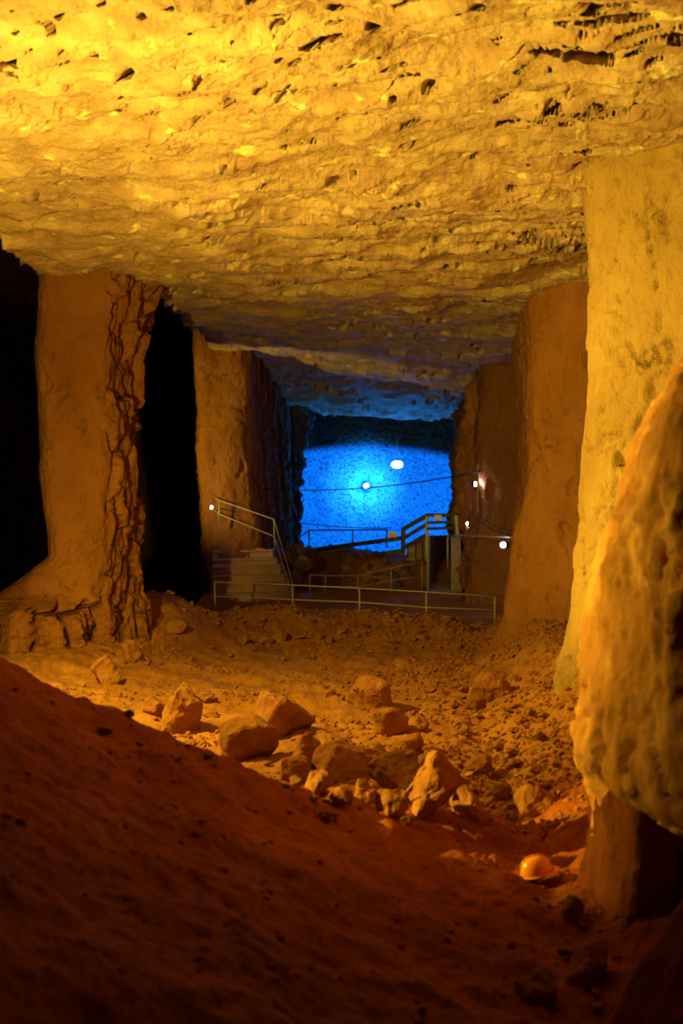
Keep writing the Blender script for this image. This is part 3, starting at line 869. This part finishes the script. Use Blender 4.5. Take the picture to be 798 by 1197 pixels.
tube_bm(bm, [(0.126 * math.cos(a) ** 0.8 if math.cos(a) > 0 else -0.126 * abs(math.cos(a)) ** 0.8, 0, 0.02 + 0.137 * math.sin(a)) for a in [math.pi * (0.08 + 0.84 * i / 16) for i in range(17)]], 0.009, 8)
finish('crown_ridge', bm, M_HAT, hat, smooth=True)
bm = bmesh.new()
tube_bm(bm, [(0.105 * math.cos(t), 0.09 * math.sin(t), 0.005) for t in [2 * math.pi * k / 20 for k in range(21)]], 0.014, 6)
finish('headband', bm, M_HATIN, hat, smooth=True)
hat.rotation_euler = (math.radians(4), math.radians(-13), math.radians(8))

# ------------------------------------------------------------------ stairs on the left
stairs = thing('stone_staircase', 'worn stone staircase rising left behind the front railing', 'staircase', (0, 0, 0))
y0, z0 = 46.6, 0.05
nst = 6
rise = [0.36, 0.30, 0.24, 0.30, 0.24, 0.26]
zt = z0
for i in range(nst):
    xl = -4.3 - 0.03 * i; xr = -1.62 - 0.15 * i
    ya = y0 + i * 0.5
    for part_name, za, zb, dy in (('step', zt - (0.3 if i == 0 else 0.02), zt + rise[i] - 0.07, 0.0), ('tread', zt + rise[i] - 0.07, zt + rise[i], -0.07)):
        bm = bmesh.new()
        box_bm(bm, xl, xr, ya + dy, 50.4, za, zb)
        for v in bm.verts:                                # treads run slightly askew
            if v.co.y < 49.9 and v.co.x > -3: v.co.y += 0.2
            if v.co.x > -3: v.co.z += 0.05
        bmesh.ops.bevel(bm, geom=bm.edges[:], offset=0.02, segments=2, affect='EDGES')
        finish(part_name, bm, M_STEP, stairs)
    zt += rise[i]
bm = bmesh.new()
box_bm(bm, -4.55, -2.5, 49.3, 50.6, 0.3, zt + 0.12)
for v in bm.verts:
    if v.co.z > 1: v.co.z += 0.42 if v.co.x < -4 else -0.12
bmesh.ops.bevel(bm, geom=bm.edges[:], offset=0.05, segments=2, affect='EDGES')
finish('landing', bm, M_STEP, stairs)

def railing(name, label, posts, rails, mat=M_STEEL, r=0.019, pr=0.024):
    """posts: list of (top, bottom); rails: list of polylines"""
    b = Vector(posts[0][1])
    t = thing(name, label, 'railing', b)
    for a, c in posts: tube('post', mat, t, [c, a], pr)
    for k, line in enumerate(rails): tube('top_rail' if k == 0 else 'lower_rail', mat, t, line, r)
    return t

YS = 46.5
A, B, C, D = P(245, 577, 49.5), P(256, 585, 48.6), P(320, 607, 48.4), P(341, 679, 46.4)
railing('stair_railing', 'thin steel handrail going down the right side of the stairs', [(B, P(256, 613, 48.6)), (C, P(321, 643, 48.4)), (D, P(341, 697, 46.4))],
        [[A, B, C, D], [P(247, 593, 49.3), P(256, 601, 48.6), P(320, 627, 48.4), P(341, 692, 46.4)]])
# long front railing at the walkway edge
YF = 38.0
fr = [P(251, 680, YF), P(342, 684, YF), P(420, 687.5, YF), P(498, 692, YF), P(578, 697, YF)]
lo = [P(252, 697, YF), P(342, 701, YF), P(420, 704, YF), P(498, 710, YF), P(576, 713, YF)]
railing('front_railing', 'long low steel railing along the front edge of the walkway', [(p, (p.x, p.y, gz(p.x, p.y) - 0.05)) for p in fr], [fr, lo])
# sloping railing before the berm
posts = []
for (px, pt, pb, Yp) in ((362, 672, 700, 49.0), (380, 673, 699, 49.2), (418, 673, 700, 49.6), (457, 664, 695, 50.0), (493, 657, 691, 50.4)):
    posts.append((P(px, pt, Yp), P(px, pb, Yp)))
tops = [p[0] for p in posts]
lows = [p[0].lerp(p[1], 0.48) for p in posts]
railing('berm_railing', 'sloping steel railing in front of the dark berm, left of the ramp', posts, [tops, lows])

# dark railing on the platform edge, seen against the blue light
plat = thing('platform_railing', 'dark stepped railing of the viewing platform, silhouetted against the blue wall', 'railing', P(471, 655, 53))
beam('post', M_DKSTEEL, plat, P(471, 617, 53), P(471, 656, 53), 0.16, 0.16)
beam('post', M_STEEL, plat, P(499, 602, 52), P(499, 656, 52), 0.12, 0.12)
beam('post', M_STEEL, plat, P(533, 602, 51), P(537, 657, 51), 0.13, 0.13)
beam('top_rail', M_DKSTEEL, plat, P(470, 619, 53), P(500, 602, 52), 0.12, 0.14)
beam('top_rail', M_DKSTEEL, plat, P(499, 602, 52), P(534, 602, 51), 0.12, 0.12)
beam('middle_rail', M_DKSTEEL, plat, P(470, 630, 53), P(500, 612, 52), 0.10, 0.12)
beam('middle_rail', M_DKSTEEL, plat, P(499, 611, 52), P(534, 610, 51), 0.10, 0.10)
beam('lower_rail', M_DKSTEEL, plat, P(470, 641, 53), P(500, 624, 52), 0.10, 0.12)
beam('lower_rail', M_DKSTEEL, plat, P(499, 618, 52), P(534, 617, 51), 0.10, 0.10)
ramp_b = thing('timber_barrier', 'dark heavy beams sloping along the berm crest below the blue wall', 'barrier', P(400, 650, 55))
beam('upper_beam', M_DKSTEEL, ramp_b, P(372, 642, 56), P(470, 629, 53.2), 0.14, 0.16)
beam('lower_beam', M_DKSTEEL, ramp_b, P(398, 655, 55), P(470, 644, 53.2), 0.14, 0.18)
beam('post', M_DKSTEEL, ramp_b, P(400, 639, 55.2), P(400, 662, 55.2), 0.12, 0.12)
far = [P(350, 628, 59), P(361, 620, 59), P(412, 619.5, 58.5), P(452, 619, 58)]
railing('lakeside_railing', 'thin dark railing on the far edge, outlined on the lowest blue glow', [(far[1], P(361, 645, 59)), (far[2], P(412, 642, 58.5)), (far[3], P(452, 640, 58))], [far], M_DKSTEEL, 0.03, 0.03)
for i, (px, py, hh) in enumerate(((480, 643, 14), (488, 637, 16), (495, 632, 18))):
    c = P(px, py, 54 + i * 0.3)
    o = box('block_step', M_CONC, None, c.x - 0.16, c.x + 0.16, c.y - 0.2, c.y + 0.2, 1.0, c.z + 0.2, 0.02)
    tag(o, ('lowest', 'middle', 'highest')[i] + ' stone block step beneath the dark stepped railing', 'step', 'block steps')

# ramp passage with panels beside the right wall
ramp = thing('ramp_passage', 'narrow concrete ramp passage with grey side panels beside the right wall', 'ramp', (0, 0, 0))
def quad_prism(name, mat, pts, off):
    bm = bmesh.new()
    off = Vector(off)
    a = [bm.verts.new(p) for p in pts]; b = [bm.verts.new(Vector(p) + off) for p in pts]
    bm.faces.new(a); bm.faces.new(b[::-1])
    n = len(pts)
    for i in range(n): bm.faces.new((a[i], b[i], b[(i + 1) % n], a[(i + 1) % n]))
    return finish(name, bm, mat, ramp)
f0, f1, f2, f3 = P(501, 692, 50), P(540, 690, 50), P(527, 652, 56), P(519, 652, 56)
quad_prism('ramp_floor', M_CONC, [f0, f1, f2, f3], (0, 0, -0.15))
quad_prism('side_panel', M_PANEL, [f0, f3, P(519, 626, 56), P(502, 626, 50)], (-0.08, 0, 0))
quad_prism('side_panel', M_CONC, [P(527, 690, 50), P(540, 690, 50), P(538, 628, 50), P(527, 628, 50)], (0, 0.12, 0))
quad_prism('end_panel', M_CONC, [P(517, 654, 56), P(530, 654, 56), P(530, 626, 56), P(517, 626, 56)], (0, 0.1, 0))
rl = thing('wall_handrail', 'thin handrail running from the ramp passage to the right wall', 'railing', P(596, 629, 44))
tube('top_rail', M_STEEL, rl, [P(515, 626, 50), P(545, 626.5, 46), P(597, 628, 42)], 0.025)
tube('post', M_STEEL, rl, [P(523, 626, 50), P(523, 664, 50)], 0.03)
tube('lower_rail', M_STEEL, rl, [P(537, 654, 50), P(548, 654, 49)], 0.03)

# small electric cabinet in the gap behind the ramp
cab = thing('switch_cabinet', 'black switch cabinet in the gap between ramp and right wall', 'cabinet', P(541, 688, 50.5))
o0 = cab.location
bm = bmesh.new(); box_bm(bm, -0.16, 0.16, -0.1, 0.1, 0, 0.75); finish('cabinet_body', bm, M_BLACK, cab)
bm = bmesh.new(); box_bm(bm, -0.09, 0.09, -0.12, -0.1, 0.5, 0.56); finish('name_plate', bm, M_SIGN, cab)

# notices
for (px, py, Yp, w, h, mat, label) in ((512, 605, 51.6, 0.28, 0.19, M_SIGN, 'white notice plate fixed to the top of the stepped railing'), (459, 625, 52.9, 0.28, 0.20, M_SIGNO, 'small orange notice plate left of the stepped railing')):
    c = P(px, py, Yp - 0.15)
    sg = thing('notice_plate', label, 'sign', c)
    bm = bmesh.new(); box_bm(bm, -w / 2, w / 2, -0.012, 0.012, -h / 2, h / 2); finish('plate', bm, mat, sg)
    bm = bmesh.new(); box_bm(bm, -0.015, 0.015, 0.012, 0.09, -h / 2 - 0.05, h / 2 - 0.02); finish('bracket', bm, M_DKSTEEL, sg)

# ------------------------------------------------------------------ cables
def sag(a, b, s, n=24):
    a, b = Vector(a), Vector(b)
    return [a.lerp(b, i / n) - Vector((0, 0, s * 4 * (i / n) * (1 - i / n))) for i in range(n + 1)]
tag(tube('overhead_cable', M_BLACK, None, sag(P(300, 571, 52), P(560, 551, 46.2), 0.27), 0.022, 6), 'black cable sagging across the blue opening', 'cable')
tag(tube('barrier_rope', M_BLACK, None, sag(P(256, 594, 48.6), P(455, 617, 54), 0.2), 0.018, 6), 'thin rope slanting from the stair railing to the orange notice', 'rope')
tag(tube('wall_cable', M_BLACK, None, sag(P(556, 604, 46), P(594, 624, 42.5), 0.12), 0.022, 6), 'short black cable drooping on the right wall above the white lamp', 'cable')
tag(tube('cable_pole', M_STEEL, None, [P(558, 601, 45.6), P(558, 553, 45.6)], 0.025, 8), 'thin upright pole carrying the overhead cable at the right wall', 'pole')

# ------------------------------------------------------------------ small white lamps
def lamp(label, px, py, Yp, power, rad, color=(1.0, 0.86, 0.9), bulb=M_BULB, back=(0, 1, 0)):
    c = P(px, py, Yp)
    t = thing('wall_lamp', label, 'lamp', c)
    bm = bmesh.new(); bmesh.ops.create_icosphere(bm, subdivisions=2, radius=rad); finish('bulb', bm, bulb, t, smooth=True)
    bm = bmesh.new()
    bmesh.ops.create_cone(bm, cap_ends=True, segments=16, radius1=rad * 1.3, radius2=rad * 0.8, depth=rad * 1.2)
    h = finish('housing', bm, M_BLACK, t)
    h.rotation_euler = Vector(back).to_track_quat('Z', 'Y').to_euler()
    h.location = Vector(back) * rad * 1.25
    light('lamp_light', 'POINT', Vector(back) * -rad * 1.8, color, power, rad * 0.6, parent=t)
    return t
lamp('white lamp at the left end of the stair handrail', 247, 593, 47.5, 4, 0.06, back=(-1, 0, 0))
lamp('white lamp high on the pole at the right wall', 555.5, 566, 46.3, 10, 0.075, back=(-1, 0, 0))
lamp('white lamp lower on the right wall, nearest the ochre pillar', 588, 637, 42.0, 7, 0.09, back=(1, 0, 0))
lamp('small pinkish lamp in the gap above the switch cabinet', 546.5, 612, 49.0, 8, 0.06, (1.0, 0.7, 0.9), back=(0, 1, 0))

# blue lamps hanging before the rear wall
c = P(464, 543, 80.0)
t = thing('flood_lamp', 'bright lamp hanging in front of the blue rear wall', 'lamp', c)
bm = bmesh.new(); bmesh.ops.create_icosphere(bm, subdivisions=2, radius=0.26); bmesh.ops.scale(bm, vec=(1.25, 0.8, 0.8), verts=bm.verts); finish('lens', bm, M_BULBB, t, smooth=True)
bm = bmesh.new(); box_bm(bm, -0.20, 0.22, 0.12, 0.5, -0.15, 0.15); finish('housing', bm, M_BLACK, t)
tube('suspension_wire', M_BLACK, t, [c + Vector((0, 0.3, 0.1)), (c.x, c.y + 0.3, 12.9)], 0.012, 6)
light('beam', 'SPOT', (-0.3, 0.75, -0.2), BLUE, 9000, 0.2, None, 50, 1.0, parent=t).rotation_euler = (Vector((-1.4, 6.0, -0.9))).to_track_quat('-Z', 'Y').to_euler()
light('spill', 'SPOT', (0, -0.9, 0.2), BLUE, 4200, 0.2, None, 150, 0.5, parent=t).rotation_euler = (math.pi / 2 + 0.25, 0, math.pi)
c = P(428, 568, 85.6)
t = thing('flood_lamp', 'glowing lamp low on the blue rear wall, left of the hanging lamp', 'lamp', c)
bm = bmesh.new(); bmesh.ops.create_icosphere(bm, subdivisions=2, radius=0.16); finish('lens', bm, M_BULBB, t, smooth=True)
bm = bmesh.new(); box_bm(bm, -0.12, 0.12, 0.1, 0.4, -0.12, 0.12); finish('housing', bm, M_BLACK, t)
light('glow', 'SPOT', (0, -0.8, 0), (0.02, 0.35, 1.0), 5500, 0.12, None, 118, 1.0, parent=t).rotation_euler = (math.pi / 2, 0, 0)
